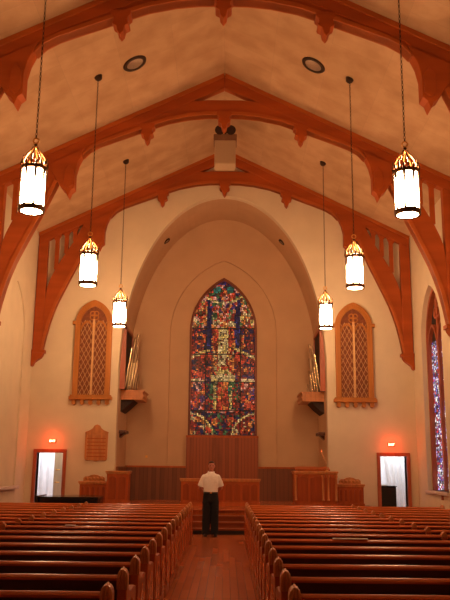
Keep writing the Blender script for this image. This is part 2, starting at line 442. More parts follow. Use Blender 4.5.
m = MB(); m.prism([(GW, GB)] + ga + mir(ga)[::-1][1:] + [(-GW, GB)], 'y', CB + .112, CB + .15); m.build('lead_backing', LEAD, win)
m = MB(); gi = arc_pointed(GW - .075, GS, GA - .10, 14)
for fn in (lambda p: p, mir):
    m.band(fn([(GW - .075, GB)] + gi), fn([(GW, GB)] + ga), 'y', CB - .04, CB + .12)
m.box(-GW, GW, CB - .04, CB + .12, GB, GB + .04)
m.build('window_frame', plain('dark_red_frame', (.16, .035, .015), .5), win)
m = MB()
for z in (6.46, 5.52, 4.56, 3.56): m.box(-GW + .06, GW - .06, CB + .08, CB + .10, z - .018, z + .018)
for x in (-.61, .61): m.box(x - .018, x + .018, CB + .08, CB + .10, GB + .03, GS + .2)
m.build('saddle_bars', LEAD, win)

# ---------------------------------------------------------------- roof trusses
def make_truss(label, yfront, dep=.25):
    t = thing('roof_truss', label, 'roof truss', (0, yfront, 0), 0, 'roof trusses across the nave')
    ux = lambda x: 11.63 - .491 * x
    A = [(0, 10.83), (.5, 10.82), (.95, 10.77), (1.5, 10.65), (1.97, 10.48), (2.45, 10.29), (2.9, 10.12), (3.3, 9.96), (3.55, 9.81), (3.72, 9.62)]
    for s in (-1, 1):
        S = (lambda p: p) if s > 0 else mir
        m = MB(); m.prism(S([(0, 12.0), (6.03, 12.0 - .491 * 6.03), (6.03, ux(6.03)), (3.74, ux(3.74)), (3.6, 9.93), (2.2, 10.56), (0, ux(0))]), 'y', 0, dep); m.build('rafter', TRUSS, t, bevel=.02)
        m = MB(); m.prism(S([(0.02, 12.01), (6.03, 12.01 - .491 * 6.03), (6.03, 11.9 - .491 * 6.03), (.02, 11.9)]), 'y', -.05, dep + .05); m.build('rafter_moulding', TRUSS_L, t)
        m = MB(); top = [(0, 11.25), (.45, 11.25), (.80, 11.22), (.95, ux(.95) + .1)] + [(x, ux(x) + .16) for x in (1.2, 1.7, 2.2, 2.7, 3.2, 3.75)]
        m.prism(S(A + [(3.80, 9.62)] + top[::-1]), 'y', .012, dep - .012); m.build('collar_arch', TRUSS, t)
        m = MB(); up = [(x - .02 * (x > 3), z + .09) for x, z in A]
        m.band(S(A), S(up), 'y', -.02, dep + .02); m.build('collar_moulding', TRUSS_L, t)
        m = MB(); m.prism(S([(3.66, ux(3.66)), (3.84, 9.42), (3.9, 9.15), (3.9, 8.72), (3.99, 8.64), (4.05, 8.47), (4.11, 8.62), (4.22, 8.70), (4.36, 8.92), (4.62, ux(4.62))]), 'y', -.04, dep + .04)
        m.prism(S([(3.93, 9.2), (4.05, 9.36), (4.17, 9.2), (4.17, 8.8), (4.05, 8.7), (3.93, 8.8)]), 'y', -.07, dep + .07)
        m.build('knee_pendant', TRUSS, t, bevel=.012)
        I = [(4.34, 8.90), (4.55, 8.41), (4.74, 7.98), (4.97, 7.49), (5.15, 7.1), (5.31, 6.74), (5.43, 6.4), (5.53, 6.06), (5.62, 5.65), (5.70, 5.2)]
        O = [(4.62, ux(4.62)), (4.88, 8.82), (5.12, 8.43), (5.34, 8.05), (5.48, 7.78), (5.60, 7.5), (5.68, 7.25), (5.71, 6.9), (5.74, 6.2), (5.76, 5.2)]
        m = MB(); m.prism(S(I + O[::-1]), 'y', .03, dep - .03); m.build('curved_brace', TRUSS, t)
        I2 = [(x + .085, z + .045) for x, z in I[:-1]] + [(5.76, 5.2)]
        m = MB(); m.band(S(I), S(I2), 'y', -.02, dep + .02); m.build('brace_moulding', TRUSS_L, t)
        m = MB(); m.prism(S([(5.72, 5.18), (6.03, 5.18), (6.03, ux(6.03)), (5.72, ux(5.72))]), 'y', 0, dep); m.build('wall_post', TRUSS, t, bevel=.02)
        m = MB(); m.prism(S([(5.66, 5.18), (6.04, 5.18), (6.04, 4.68), (5.99, 4.70), (5.95, 4.80), (5.85, 4.88), (5.75, 4.95), (5.69, 5.04)]), 'y', -.02, dep + .02)
        m.prism(S([(5.63, 5.10), (6.04, 5.10), (6.04, 5.20), (5.63, 5.20)]), 'y', -.04, dep + .04); m.build('corbel', TRUSS, t)
        for x, zb in ((5.435, 7.85), (5.135, 8.38), (4.87, 8.8)):
            m = MB(); m.box(min(s * (x - .065), s * (x + .065)), max(s * (x - .065), s * (x + .065)), .04, .10, zb, ux(x) + .02)
            zt = ux(x)
            m.prism(S([(x - .14, zt + .07), (x + .14, zt - .07), (x + .065, zt - .16), (x - .065, zt - .10)]), 'y', .045, .095)
            m.build('baluster', TRUSS, t)
    for x, z0 in ((0, 10.83), (-2.05, 10.46), (2.05, 10.46)):
        r = [(.20, .10), (.20, .0), (.14, -.05), (.14, -.15), (.17, -.17), (.15, -.21), (.08, -.25), (.06, -.36), (0, -.44)]
        m = MB(); m.prism([(x + p, z0 + q) for p, q in r] + [(x - p, z0 + q) for p, q in r[::-1][1:]], 'y', -.03, dep + .03)
        m.build('pendant', TRUSS, t, bevel=.01)
    return t
make_truss('wooden roof truss nearest the camera, its peak out of view', 13.7)
make_truss('middle wooden roof truss, second in depth, above the dark speaker cluster', 18.85)
make_truss('farthest wooden roof truss, set against the front wall over the chancel arch', 23.9, .19)

# ---------------------------------------------------------------- lanterns
LZ = APEX - .491 * 2.95
def make_lantern():
    t = thing('pendant_lantern', '', 'lantern', (0, 0, 0), 0, 'hanging church lanterns')
    m = MB(); m.lathe([(.186, 5.60), (.186, 6.21)], n=8, ph=PI / 8); m.build('glass_shade', LANT, t)
    l = bpy.data.lights.new('lantern_bulb', 'POINT'); l.energy = 135; l.color = (1, .51, .235); l.shadow_soft_size = .10
    lo = bpy.data.objects.new('lantern_bulb', l); COL.objects.link(lo); lo.parent = t; lo.location = (0, 0, 6.42)
    m = MB(); m.lathe([(.165, 5.53), (.165, 5.545)], n=24); m.build('bottom_glass', LANT, t)
    m = MB(); m.lathe([(.165, 5.53), (.20, 5.52), (.208, 5.55), (.20, 5.605), (.17, 5.61), (.165, 5.53)], n=24, cap=False)
    m.build('bottom_ring', GILT, t, smooth=True)
    m = MB()
    for k in range(8):
        a = 2 * PI * k / 8 + PI / 8; x, y = .192 * math.cos(a), .192 * math.sin(a)
        m.tube([(x, y, 5.6), (x, y, 6.22)], .009, 6)
        m.tube([(x, y, 6.22), (x, y, 6.08), (x, y, 5.98)], [.026, .018, .008], 6); m.tube([(x, y, 5.6), (x, y, 5.70)], [.02, .008], 6)
    m.build('vertical_ribs', IRON, t)
    m = MB(); m.lathe([(.186, 6.20), (.212, 6.205), (.212, 6.26), (.19, 6.27), (.186, 6.20)], n=24, cap=False)
    for k in range(16):
        a = 2 * PI * k / 16; x, y = .202 * math.cos(a), .202 * math.sin(a)
        m.ball((x, y, 6.30), (.022, .022, .045), 6, 4)
        if k % 2 == 0: m.ball((x, y, 6.37), (.013, .013, .05), 6, 4)
    m.build('crown_band', GILT, t, smooth=True)
    m = MB()
    for k in range(8):
        a = 2 * PI * k / 8; ca, sa = math.cos(a), math.sin(a)
        m.tube([(r * ca, r * sa, z) for r, z in ((.185, 6.26), (.19, 6.32), (.165, 6.40), (.115, 6.48), (.06, 6.55), (.025, 6.61))], .013, 6)
    m.lathe([(.005, 6.56), (.04, 6.575), (.055, 6.60), (.02, 6.62), (.03, 6.65), (.005, 6.67)], n=10)
    m.build('crown_arms', GILT, t, smooth=True)
    m = MB(); m.ring((0, 0, 6.715), .045, .012, 'y', 14, 6); m.build('hanging_ring', BRASS, t, smooth=True)
    m = MB(); z = 6.76; k = 0
    while z < LZ - .06:
        m.ring((0, 0, z + .028), 0.026, .007, 'y' if k % 2 else 'x', 8, 4, .6); z += .046; k += 1
    m.build('chain', IRON, t)
    m = MB(); m.lathe([(.09, LZ + .05), (.09, LZ - .05), (.06, LZ - .09), (.015, LZ - .11)], n=14); m.build('ceiling_canopy', IRON, t)
    return t
lan = make_lantern()
depth = {0: ('nearest', 'largest'), 1: ('middle', 'mid-sized'), 2: ('farthest', 'smallest')}
first = True
for s in (-1, 1):
    for k, y in enumerate((11.4, 16.4, 21.45)):
        t = lan if first else copy_tree(lan); first = False
        t.location = (s * 2.95, y, 0)
        t['label'] = 'lit brass and white glass lantern, %s of the three hanging on the %s' % (depth[k][0], 'left' if s < 0 else 'right')

# ---------------------------------------------------------------- pews
PX1, PMID = 5.05, 3.0
def make_pew(s):
    """row on side s; local origin on the floor under the top rail"""
    t = thing('church_pew', '', 'pew'); PX0 = .615 if s < 0 else .585
    def bx(m, x0, x1, *r): m.box(min(s * x0, s * x1), max(s * x0, s * x1), *r)
    m = MB()
    prof = [(-.035, .772), (.03, .772), (.035, .785), (.025, .80), (0, .812), (-.025, .803), (-.04, .79)]
    m.prism(prof, 'x', s * (PX0 + .03), s * (PX1 - .03)); m.build('top_rail', PEW, t, smooth=True)
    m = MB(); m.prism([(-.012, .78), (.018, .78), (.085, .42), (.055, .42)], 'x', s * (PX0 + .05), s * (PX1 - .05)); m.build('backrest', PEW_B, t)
    m = MB(); m.prism([(.06, .41), (.06, .44), (.44, .455), (.47, .44), (.46, .41)], 'x', s * (PX0 + .05), s * (PX1 - .05)); m.build('seat', PEW, t)
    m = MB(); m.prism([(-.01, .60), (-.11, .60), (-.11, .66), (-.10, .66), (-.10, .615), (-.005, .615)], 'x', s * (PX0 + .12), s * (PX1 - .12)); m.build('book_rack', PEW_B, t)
    sil = [(-.075, 0), (.62, 0), (.62, .10), (.59, .14), (.59, .50), (.61, .60), (.59, .65), (.48, .67), (.20, .67), (.10, .70), (.06, .74), (.06, .80), (.03, .835), (0, .845), (-.04, .835), (-.06, .80), (-.06, .12), (-.075, .10)]
    for x in (PX0, PX1 - .075):
        m = MB(); m.prism(sil, 'x', min(s * x, s * (x + .075)), max(s * x, s * (x + .075)))
        e = m.build('end_panel', PEW_E, t, bevel=.012)
        m = MB(); cx = s * (x + .0375)
        cap_ = [(cx + .042 * math.cos(PI * q / 10), .795 + .065 * math.sin(PI * q / 10)) for q in range(11)]
        m.prism([(cx + .042, .71)] + cap_ + [(cx - .042, .71)], 'y', -.068, .05)
        for q in (-.025, 0, .025): m.tube([(cx + q, -.07, .72), (cx + q * 1.05, -.078, .80), (cx + q * .7, -.066, .852 - abs(q) * .5), (cx + q * .6, .03, .862 - abs(q) * .5)], .011, 6)
        m.build('carved_cap', PEW_C, e, bevel=.01)
        xo = s * (x - .0) if x < 3 else s * (x + .075)
        m = MB(); m.prism([(.03, .14), (.54, .14), (.54, .46), (.285, .60), (.03, .46)], 'x', min(xo, xo + s * (.008 if x > 3 else -.008)), max(xo, xo + s * (.008 if x > 3 else -.008))); m.build('raised_panel', PEW, e)
    m = MB(); m.prism([(-.06, 0), (.42, 0), (.40, .40), (.10, .42), (.05, .78), (.03, .835), (-.03, .835), (-.055, .78)], 'x', s * (PMID - .03), s * (PMID + .03)); d = m.build('middle_support', PEW_E, t)
    m = MB(); m.prism([(s * PMID - .04, .76), (s * PMID + .04, .76), (s * PMID + .04, .815), (s * PMID, .855), (s * PMID - .04, .815)], 'y', -.05, .035); m.build('carved_cap', PEW_C, d)
    return t
ORD = 'first second third fourth fifth sixth seventh eighth ninth tenth eleventh twelfth thirteenth fourteenth fifteenth sixteenth seventeenth'.split()
PITCH, PY0, NP = .818, 4.69, 17
for s in (-1, 1):
    p0 = make_pew(s)
    for k in range(NP):
        t = p0 if k == 0 else copy_tree(p0)
        row = NP - 1 - k
        t.location = (0, PY0 + PITCH * k, 0)
        t['group'] = 'pews %s of the aisle' % ('left' if s < 0 else 'right')
        t['label'] = 'red-brown wooden pew %s of the aisle, %s row from the platform' % ('left' if s < 0 else 'right', ORD[row])
# paper left on pew rails
def paper(label, x, k, wd):
    y = PY0 + PITCH * k
    m = MB(); m.box(x - wd / 2, x + wd / 2, y - .032, y + .03, .814, .824)
    tag(m.build('paper_bulletin', PAPER), label, 'paper', 'papers left on the pew rails')

# ---------------------------------------------------------------- front wall fittings
def lattice_grille(cx, label):
    t = thing('tracery_grille', label, 'wall grille', (cx, YF, 0), 0, 'arched lattice grilles beside the chancel arch')
    W, S_, A_, B_ = .595, 6.08, 6.86, 3.76
    w2, a2 = .42, 6.65
    o = arc_pointed(W, S_, A_, 12); i = arc_pointed(w2, S_, a2, 12)
    m = MB()
    for fn in (lambda p: p, mir): m.band(fn([(w2, B_)] + i), fn([(W, B_)] + o), 'y', -.10, 0)
    m.build('arched_frame', OCHRE, t, bevel=.015)
    m = MB()
    for fn in (lambda p: p, mir):
        m.band(fn([(W - .06, B_)] + arc_pointed(W - .06, S_, A_ - .07, 12)), fn([(W - .02, B_)] + arc_pointed(W - .02, S_, A_ - .02, 12)), 'y', -.13, -.09)
        x = fn([(W + .03, 0)])[0][0]; m.box(x - .05, x + .05, -.12, 0, S_ - .03, S_ + .08)
    m.build('frame_moulding', OCHRE, t)
    m = MB(); m.prism([(w2 + .02, B_)] + arc_pointed(w2 + .02, S_, a2 + .02, 12) + mir(arc_pointed(w2 + .02, S_, a2 + .02, 12))[::-1][1:] + [(-w2 - .02, B_)], 'y', -.02, 0); m.build('backing', OCHRE_D, t)
    m = MB()
    step = .27
    for sg in (-1, 1):
        for c0 in [B_ + step * k * 1.0 for k in range(-8, 16)]:
            prev = None; seg = []
            for q in range(61):
                x = -w2 + 2 * w2 * q / 60; z = c0 + sg * x * 1.9
                if z > B_ + .02 and in_pointed(x, z, w2, S_, a2 - .02) and z < S_ + .12: seg.append((x, -.045, z))
                else:
                    if len(seg) > 2: m.tube([seg[0], seg[-1]], .0072, 4)
                    seg = []
            if len(seg) > 2: m.tube([seg[0], seg[-1]], .0072, 4)
    m.build('diamond_lattice', PALE_O, t)
    m = MB(); m.box(-.03, .03, -.09, -.02, B_, S_ + .14); m.build('mullion', PALE_O, t)
    m = MB()
    for x0 in (-.215, .215):
        for fn in (lambda p: p, mir):
            m.band([(q + x0, z) for q, z in fn(arc_pointed(.165, S_ - .2, S_ + .04, 6))], [(q + x0, z) for q, z in fn(arc_pointed(.21, S_ - .2, S_ + .10, 6))], 'y', -.085, -.02)
    for k in range(4):
        a = PI / 4 + PI / 2 * k
        m.ring((.085 * math.cos(a), -.05, S_ + .27 + .085 * math.sin(a)), .075, .018, 'y', 12, 5)
    m.build('tracery', OCHRE, t)
    m = MB(); m.box(-W - .08, W + .08, -.16, 0, B_ - .10, B_); m.box(-W - .05, W + .05, -.13, 0, B_, B_ + .05)
    sl = m.build('sill', OCHRE, t, bevel=.012)
    for k in range(5):
        x = -.52 + .26 * k
        m = MB(); m.prism([(x - .075, B_ - .10), (x + .075, B_ - .10), (x + .05, B_ - .15), (x + .07, B_ - .22), (x, B_ - .27), (x - .07, B_ - .22), (x - .05, B_ - .15)], 'y', -.11, 0); m.build('ornament', OCHRE, sl)
    return t
lattice_grille(-4.13, 'ochre oak arched lattice grille high on the front wall, left of chancel')
lattice_grille(4.17, 'ochre oak arched lattice grille high on the front wall, right of chancel')

t = thing('hymn_board', 'small oak hymn board with pointed crest on wall below the left grille', 'hymn board', (-3.88, YF, 0))
m = MB(); m.prism([(-.35, 1.84), (-.30, 1.79), (-.12, 1.80), (0, 1.77), (.12, 1.80), (.30, 1.79), (.35, 1.84), (.35, 2.62), (.37, 2.66), (.22, 2.72), (.13, 2.78), (.09, 2.86), (0, 2.90), (-.09, 2.86), (-.13, 2.78), (-.22, 2.72), (-.37, 2.66), (-.35, 2.62)], 'y', -.05, 0); m.build('board', FURN_L, t, bevel=.01)
m = MB(); m.box(-.35, -.29, -.075, -.05, 1.86, 2.62); m.box(.29, .35, -.075, -.05, 1.86, 2.62); m.box(-.35, .35, -.075, -.05, 2.58, 2.64); m.build('frame', FURN_L, t)
for k in range(6):
    m = MB(); m.box(-.29, .29, -.068, -.05, 1.90 + .11 * k, 1.925 + .11 * k); m.build('card_rail', FURN, t)

# EXIT signs
def exit_sign(x, label):
    t = thing('exit_sign', label, 'exit sign', (x, YF, 2.37), 0, 'lit exit signs above the doorways'); t.scale = (.78, 1, .78)
    m = MB(); m.box(-.135, .135, -.06, 0, -.07, .085); m.build('housing', plain('sign_housing', (.25, .1, .06), .5), t, bevel=.008)
    m = MB(); m.box(-.12, .12, -.066, -.06, -.055, .07); m.build('lit_face', emit('sign_red', (1, .10, .03), 2.2), t)
    cu = bpy.data.curves.new('lettering', 'FONT'); cu.body = 'EXIT'; cu.size = .115; cu.align_x = 'CENTER'; cu.extrude = .002
    tmp = bpy.data.objects.new('tmp', cu); COL.objects.link(tmp); bpy.context.view_layer.update()
    me = bpy.data.meshes.new_from_object(tmp.evaluated_get(bpy.context.evaluated_depsgraph_get()))
    bpy.data.objects.remove(tmp)
    me.materials.clear(); me.materials.append(emit('sign_letters', (1, .75, .35), 9))
    o = bpy.data.objects.new('lettering', me); COL.objects.link(o); o.parent = t
    o.rotation_euler = (PI / 2, 0, 0); o.location = (0, -.069, -.033)
    l = bpy.data.lights.new('exit_glow', 'POINT'); l.energy = 10; l.color = (1, .06, .02); l.shadow_soft_size = .05
    lo = bpy.data.objects.new('exit_glow', l); COL.objects.link(lo); lo.parent = t; lo.location = (0, -.30, .0)
CL[0] = None
exit_sign(-5.25, 'small lit red EXIT sign over the left doorway')
exit_sign(5.25, 'small lit red EXIT sign over the right doorway')

# ---------------------------------------------------------------- ceiling fittings
slope = math.atan(.491)
for s, nm in ((-1, 'left'), (1, 'right')):
    t = thing('ceiling_speaker', 'round metal grille flush in the ceiling on the %s slope' % nm, 'ceiling speaker', (s * 2.12, 16.5, APEX - .491 * 2.12), 0, 'round ceiling grilles')
    t.rotation_euler = (0, s * slope, 0)
    m = MB(); m.lathe([(.20, -.005), (.21, -.03), (.28, -.03), (.30, -.005)], n=28, cap=False); m.build('rim', IRON, t, smooth=True)
    m = MB(); m.lathe([(.21, -.004), (.21, -.018), (.15, -.03), (.05, -.036), (.001, -.037)], n=28); m.build('grille', GRILLE, t, smooth=True)
t = thing('speaker_cluster', 'beige loudspeaker box with dark horns hung under the roof ridge', 'loudspeaker', (.02, 20.9, 0))
m = MB(); m.box(-.31, .31, 0, .55, 10.28, 11.02); m.build('cabinet', BEIGE, t, bevel=.02)
m = MB(); m.box(-.29, .29, -.012, 0, 10.31, 10.99); m.build('front_cloth', plain('beige_speaker_cloth', (.47, .34, .21), .9, var=.06, scale=80), t)
m = MB(); m.box(-.34, .34, .02, .53, 11.02, 11.22); m.build('top_tray', plain('brown_tray', (.22, .11, .06), .6), t)
for x in (-.16, .16):
    m = MB(); m.tube([(x, .0, 11.34), (x, .12, 11.35), (x, .40, 11.36)], [.15, .09, .06], 14); m.build('horn', DARKM, t)
m = MB(); m.box(-.04, .04, .22, .30, 11.2, 12.0); m.build('hanging_post', IRON, t)

# ---------------------------------------------------------------- chancel fittings
def organ(s, label):
    t = thing('organ_pipe_case', label, 'organ pipes', (0, 0, 0), 0, 'organ pipe cases on chancel side walls')
    X = lambda d: s * (AX - d)
    def bx(m, d0, d1, *r): m.box(min(X(d0), X(d1)), max(X(d0), X(d1)), *r)
    m = MB(); bx(m, 0, .72, 24.85, 26.25, 3.74, 4.02); m.build('shelf', FURN_L, t, bevel=.015)
    m = MB(); bx(m, 0, .76, 24.82, 26.28, 4.0, 4.05); bx(m, 0, .75, 24.83, 26.27, 3.84, 3.88); m.build('shelf_moulding', FURN_L, t)
    m = MB(); m.prism([(X(0), 3.74), (X(.42), 3.74), (X(.20), 3.52), (X(.0), 3.36)], 'y', 24.95, 26.15); m.build('bracket', DARKM, t)
    m = MB(); bx(m, 0, .12, 24.62, 26.2, 4.05, 6.0); m.build('chamber_shade_block', DARKM, t)  # solid block; the darkness inside the chamber is put into its colour
    m = MB(); bx(m, 0, .16, 24.5, 24.62, 4.05, 6.1); bx(m, 0, .16, 26.2, 26.32, 4.0, 6.1); bx(m, 0, .16, 24.5, 26.32, 6.0, 6.12); m.build('opening_frame', DOORW, t)
    # (distance out, y, height, radius, gilt?)
    P = [(.18, 24.97, 1.35, .030, 1), (.27, 25.02, 1.05, .028, 1), (.36, 24.97, .98, .028, 1), (.45, 25.03, 1.15, .028, 1), (.53, 24.98, .55, .026, 0), (.62, 25.02, .42, .024, 0),
         (.20, 25.3, 1.75, .040, 0), (.33, 25.35, 1.62, .036, 0), (.46, 25.3, .8, .03, 0), (.57, 25.35, .5, .026, 0),
         (.22, 25.7, 1.95, .045, 0), (.36, 25.75, 1.2, .035, 0), (.50, 25.7, .75, .03, 0), (.24, 26.05, 1.5, .04, 0), (.45, 26.05, .6, .03, 0)]
    for d, y, h, r, g in P:
        h *= max(.3, 1.18 - .75 * d) if s < 0 else max(.28, 1.2 - 1.5 * d)
        k = .14 * h; d = d * .92 - .07
        a = Vector((X(d), y, 4.05)); e = Vector((X(d + k), y, 4.05 + h))
        m = MB(); q = a.lerp(e, .16)
        m.tube([a, q], [r * .35, r], 8); m.tube([q, e], r, 10); m.build('organ_pipe', PIPE_G if g else PIPE_S, t, smooth=True)
    return t
organ(-1, 'organ pipes fanned above an oak shelf on left chancel wall')
organ(1, 'organ pipes fanned above an oak shelf on right chancel wall')
for s, nm in ((-1, 'left'), (1, 'right')):
    x0, x1 = sorted((s * AX, s * (AX - .22)))
    m = MB(); m.box(x0, x1, 24.75, 25.5, 2.66, 2.76); m.prism([(s * AX, 2.66), (s * (AX - .15), 2.66), (s * AX, 2.52)], 'y', 24.9, 25.35)
    tag(m.build('wall_ledge', WAIN_D, bevel=.01), 'small dark wooden ledge on %s chancel wall below the organ shelf' % nm, 'ledge')
    a = math.acos(2.0 / AX); zz = AS + (AT - AS) * math.sin(a)
    t = thing('vault_spotlight', 'small dark spotlight recessed in the %s side of chancel vault' % nm, 'spotlight', (s * 2.0, 25.4, zz))
    t.rotation_euler = (0, s * math.radians(42), 0)
    m = MB(); m.lathe([(.13, .0), (.13, -.04), (.10, -.05), (.10, -.01)], n=18, cap=False); m.build('trim_ring', IRON, t)
    m = MB(); m.lathe([(.10, -.01), (.08, -.03), (.001, -.03)], n=18); m.build('lens', GRILLE, t)
m = MB(); m.box(-2.62, -2.54, CB - .105, CB - .09, 1.92, 2.00); m.box(-2.60, -2.56, CB - .11, CB - .105, 1.945, 1.975)
tag(m.build('wall_socket', BRASS), 'tiny brass socket plate on chancel end wall, left of the window', 'socket')

# panelled furniture
def panel_front(t, x0, x1, y, z0, z1, n, dep=.03, mat=FURN_D):
    w_ = (x1 - x0) / n
    for k in range(n):
        m = MB(); a, b = x0 + w_ * k + .035, x0 + w_ * (k + 1) - .035
        m.prism([(a, z0), (b, z0), (b, z1 - .06), ((a + b) / 2, z1), (a, z1 - .06)], 'y', y - dep, y); m.build('panel', mat, t)
def cabinet(name, label, cat, x0, x1, y0, y1, z0, z1, n, mat=FURN, over=.04):
    t = thing(name, label, cat, (0, 0, 0))
    m = MB(); m.box(x0, x1, y0, y1, z0, z1 - .05); m.build('body', mat, t, bevel=.012)
    m = MB(); m.box(x0 - over, x1 + over, y0 - over, y1 + over, z1 - .05, z1); m.box(x0 - over * .5, x1 + over * .5, y0 - over * .5, y1 + over * .5, z1 - .09, z1 - .05); m.build('top', FURN_L, t, bevel=.01)
    m = MB(); m.box(x0 - .02, x1 + .02, y0 - .02, y1 + .02, z0, z0 + .10); m.build('plinth', mat, t)
    panel_front(t, x0 + .03, x1 - .03, y0, z0 + .16, z1 - .14, n)
    return t
cabinet('communion_rail', 'low panelled oak screen behind the standing man, centre of platform', 'screen', -1.17, 1.12, 22.9, 23.1, PZ, 1.31, 9)
cabinet('lectern', 'tall panelled oak lectern on platform below the hymn board', 'lectern', -3.31, -2.69, 22.7, 23.25, PZ, 1.50, 2)
p = cabinet('pulpit', 'wide panelled oak pulpit on platform right of centre', 'pulpit', 2.13, 3.36, 22.7, 23.4, PZ, 1.55, 3)
for x in (2.16, 2.95, 3.10, 3.33):
    m = MB(); m.lathe([(.03, .72), (.045, .74), (.032, .78), (.032, 1.36), (.05, 1.40), (.05, 1.44)], (x, 22.68, 0), 10); m.build('pilaster', FURN_L, p, smooth=True)
def bench(label, x0, x1):
    t = cabinet('clergy_seat', label, 'seat', x0, x1, 23.15, 23.45, PZ, 1.19, 5)
    c_ = (x0 + x1) / 2; h = .32
    m = MB(); m.prism([(c_ - h, 1.19), (c_ + h, 1.19), (c_ + h, 1.28), (c_ + h - .06, 1.33), (c_ + .18, 1.33), (c_ + .1, 1.37), (c_, 1.385), (c_ - .1, 1.37), (c_ - .18, 1.33), (c_ - h + .06, 1.33), (c_ - h, 1.28)], 'y', 23.24, 23.34)
    for k in range(5): m.ball((c_ - .22 + .11 * k, 23.235, 1.27), (.045, .02, .04), 8, 6)
    m.build('carved_crest', FURN_L, t, bevel=.01)
bench('low oak seat with carved crest on platform beside the left lectern', -4.17, -3.36)
bench('low oak seat with carved crest on platform beside the right pulpit', 3.43, 4.2)
t = thing('gooseneck_lamp', 'slim brass gooseneck lamp curving up from the right pulpit', 'lamp', (3.10, 22.95, 1.55))
m = MB(); m.lathe([(.05, 0), (.05, .02), (.02, .03)], n=14); m.build('base', BRASS, t)
m = MB(); m.tube([(0, 0, .02), (0, 0, .16), (-.02, 0, .26), (-.07, -.02, .37), (-.12, -.04, .46), (-.16, -.05, .54)], .013, 8); m.build('neck', PIPE_G, t, smooth=True)
m = MB(); m.tube([(-.155, -.05, .53), (-.18, -.06, .60)], [.022, .03], 10); m.build('lamp_head', PIPE_G, t)
# music on the pulpit rear rail
t = thing('reading_desk', 'dark oak reading desk with sloped top behind the right pulpit', 'desk', (2.75, 23.72, PZ))
m = MB(); m.box(-.45, .45, -.15, .15, 0, 1.04); m.build('body', FURN_D, t)
m = MB(); m.prism([(-.2, 1.02), (.2, 1.10), (.2, 1.14), (-.2, 1.06)], 'x', -.52, .52); m.build('sloped_top', FURN, t)

# grand piano on the nave floor, left
t = thing('grand_piano', 'low black grand piano on the floor in front of left doorway', 'piano', (-4.68, 20.1, 0))
out = [(0, 0), (1.42, 0), (1.55, .02), (1.58, .3), (1.58, .75), (1.50, 1.1), (1.3, 1.35), (1.05, 1.45), (.8, 1.42), (.5, 1.25), (.25, 1.05), (0, .95)]
m = MB(); m.prism(out, 'z', .55, .83); m.build('case', BLACK, t, bevel=.015)
m = MB(); m.prism([(x * 1.015 - .01, y * 1.015 - .01) for x, y in out], 'z', .835, .86); m.build('lid', BLACK, t, bevel=.008)
m = MB(); m.box(-.02, .05, -.10, .9, .55, .885); m.build('cheek', BLACK, t, bevel=.012)
m = MB(); m.box(.05, 1.5, -.14, 0, .58, .66); m.build('keyboard', plain('ivory_keys', (.8, .76, .68), .4), t)
for x, y in ((.2, .15), (1.38, .15), (1.05, 1.2)):
    m = MB(); m.lathe([(.03, 0), (.05, .06), (.035, .1), (.06, .5), (.07, .56)], (x, y, 0), 12); m.build('leg', BLACK, t, smooth=True)
m = MB(); m.box(.70, .88, .30, .42, .10, .14); m.tube([(.79, .4, .12), (.79, .5, .56)], .03, 8); m.build('pedal_lyre', BLACK, t)

# side-room contents
t = thing('wooden_door', 'tan wooden door standing open inside the bright left doorway', 'door', (-5.46, 25.5, 0))
t.rotation_euler = (0, 0, math.radians(38))
m = MB(); m.box(0, .30, -.02, .02, .01, 2.2); m.build('door_leaf', TAN, t)
for z in (1.1, 1.5):
    m = MB(); m.tube([(.06, -.02, z), (.06, -.07, z), (.16, -.07, z)], .018, 8); m.build('handle', BRASS, t)
def curtain(label, x0, x1, y, sweep):
    m = MB(); n = 60; rows = 14; vs = []; fs = []
    for j in range(rows + 1):
        v = j / rows; z = .02 + 2.5 * v
        for i in range(n + 1):
            u = i / n; xl = x0 + sweep * (1 - v) ** 1.1
            x = xl + (x1 - xl) * u
            vs.append((x, y + .05 * math.sin(u * 34) * (.5 + .5 * (1 - v)) + .02 * math.sin(u * 11 + 2), z))
    for j in range(rows):
        for i in range(n):
            a = j * (n + 1) + i; fs.append((a, a + 1, a + n + 2, a + n + 1))
    m.add(vs, fs); o = m.build('curtain', CURT, smooth=True)
    so = o.modifiers.new('thickness', 'SOLIDIFY'); so.thickness = .008
    return tag(o, label, 'curtain')
curtain('white draped curtain swept aside inside the right doorway', 5.22, 6.3, 25.7, .36)
curtain('white hanging curtain at left inside the left doorway', -6.9, -5.62, 26.3, 0)
t = thing('upright_cabinet', 'black cabinet seen through the right doorway', 'cabinet', (5.20, 24.95, 0))
m = MB(); m.box(-.31, .30, -.22, .22, .04, 1.09); m.build('body', BLACK, t, bevel=.02)
m = MB(); m.box(-.33, .32, -.24, .24, 1.09, 1.12); m.build('top', BLACK, t)
for x in (-.25, .24):
    for y in (-.16, .16):
        m = MB(); m.box(x - .03, x + .03, y - .03, y + .03, 0, .05); m.build('foot', BLACK, t)
m = MB(); m.box(-.12, .16, -.15, .1, 0, .035)
o = m.build('paper_stack', PAPER); o.location = (5.08, 24.95, 1.121)
tag(o, 'white papers lying on the black cabinet in the right doorway', 'paper')

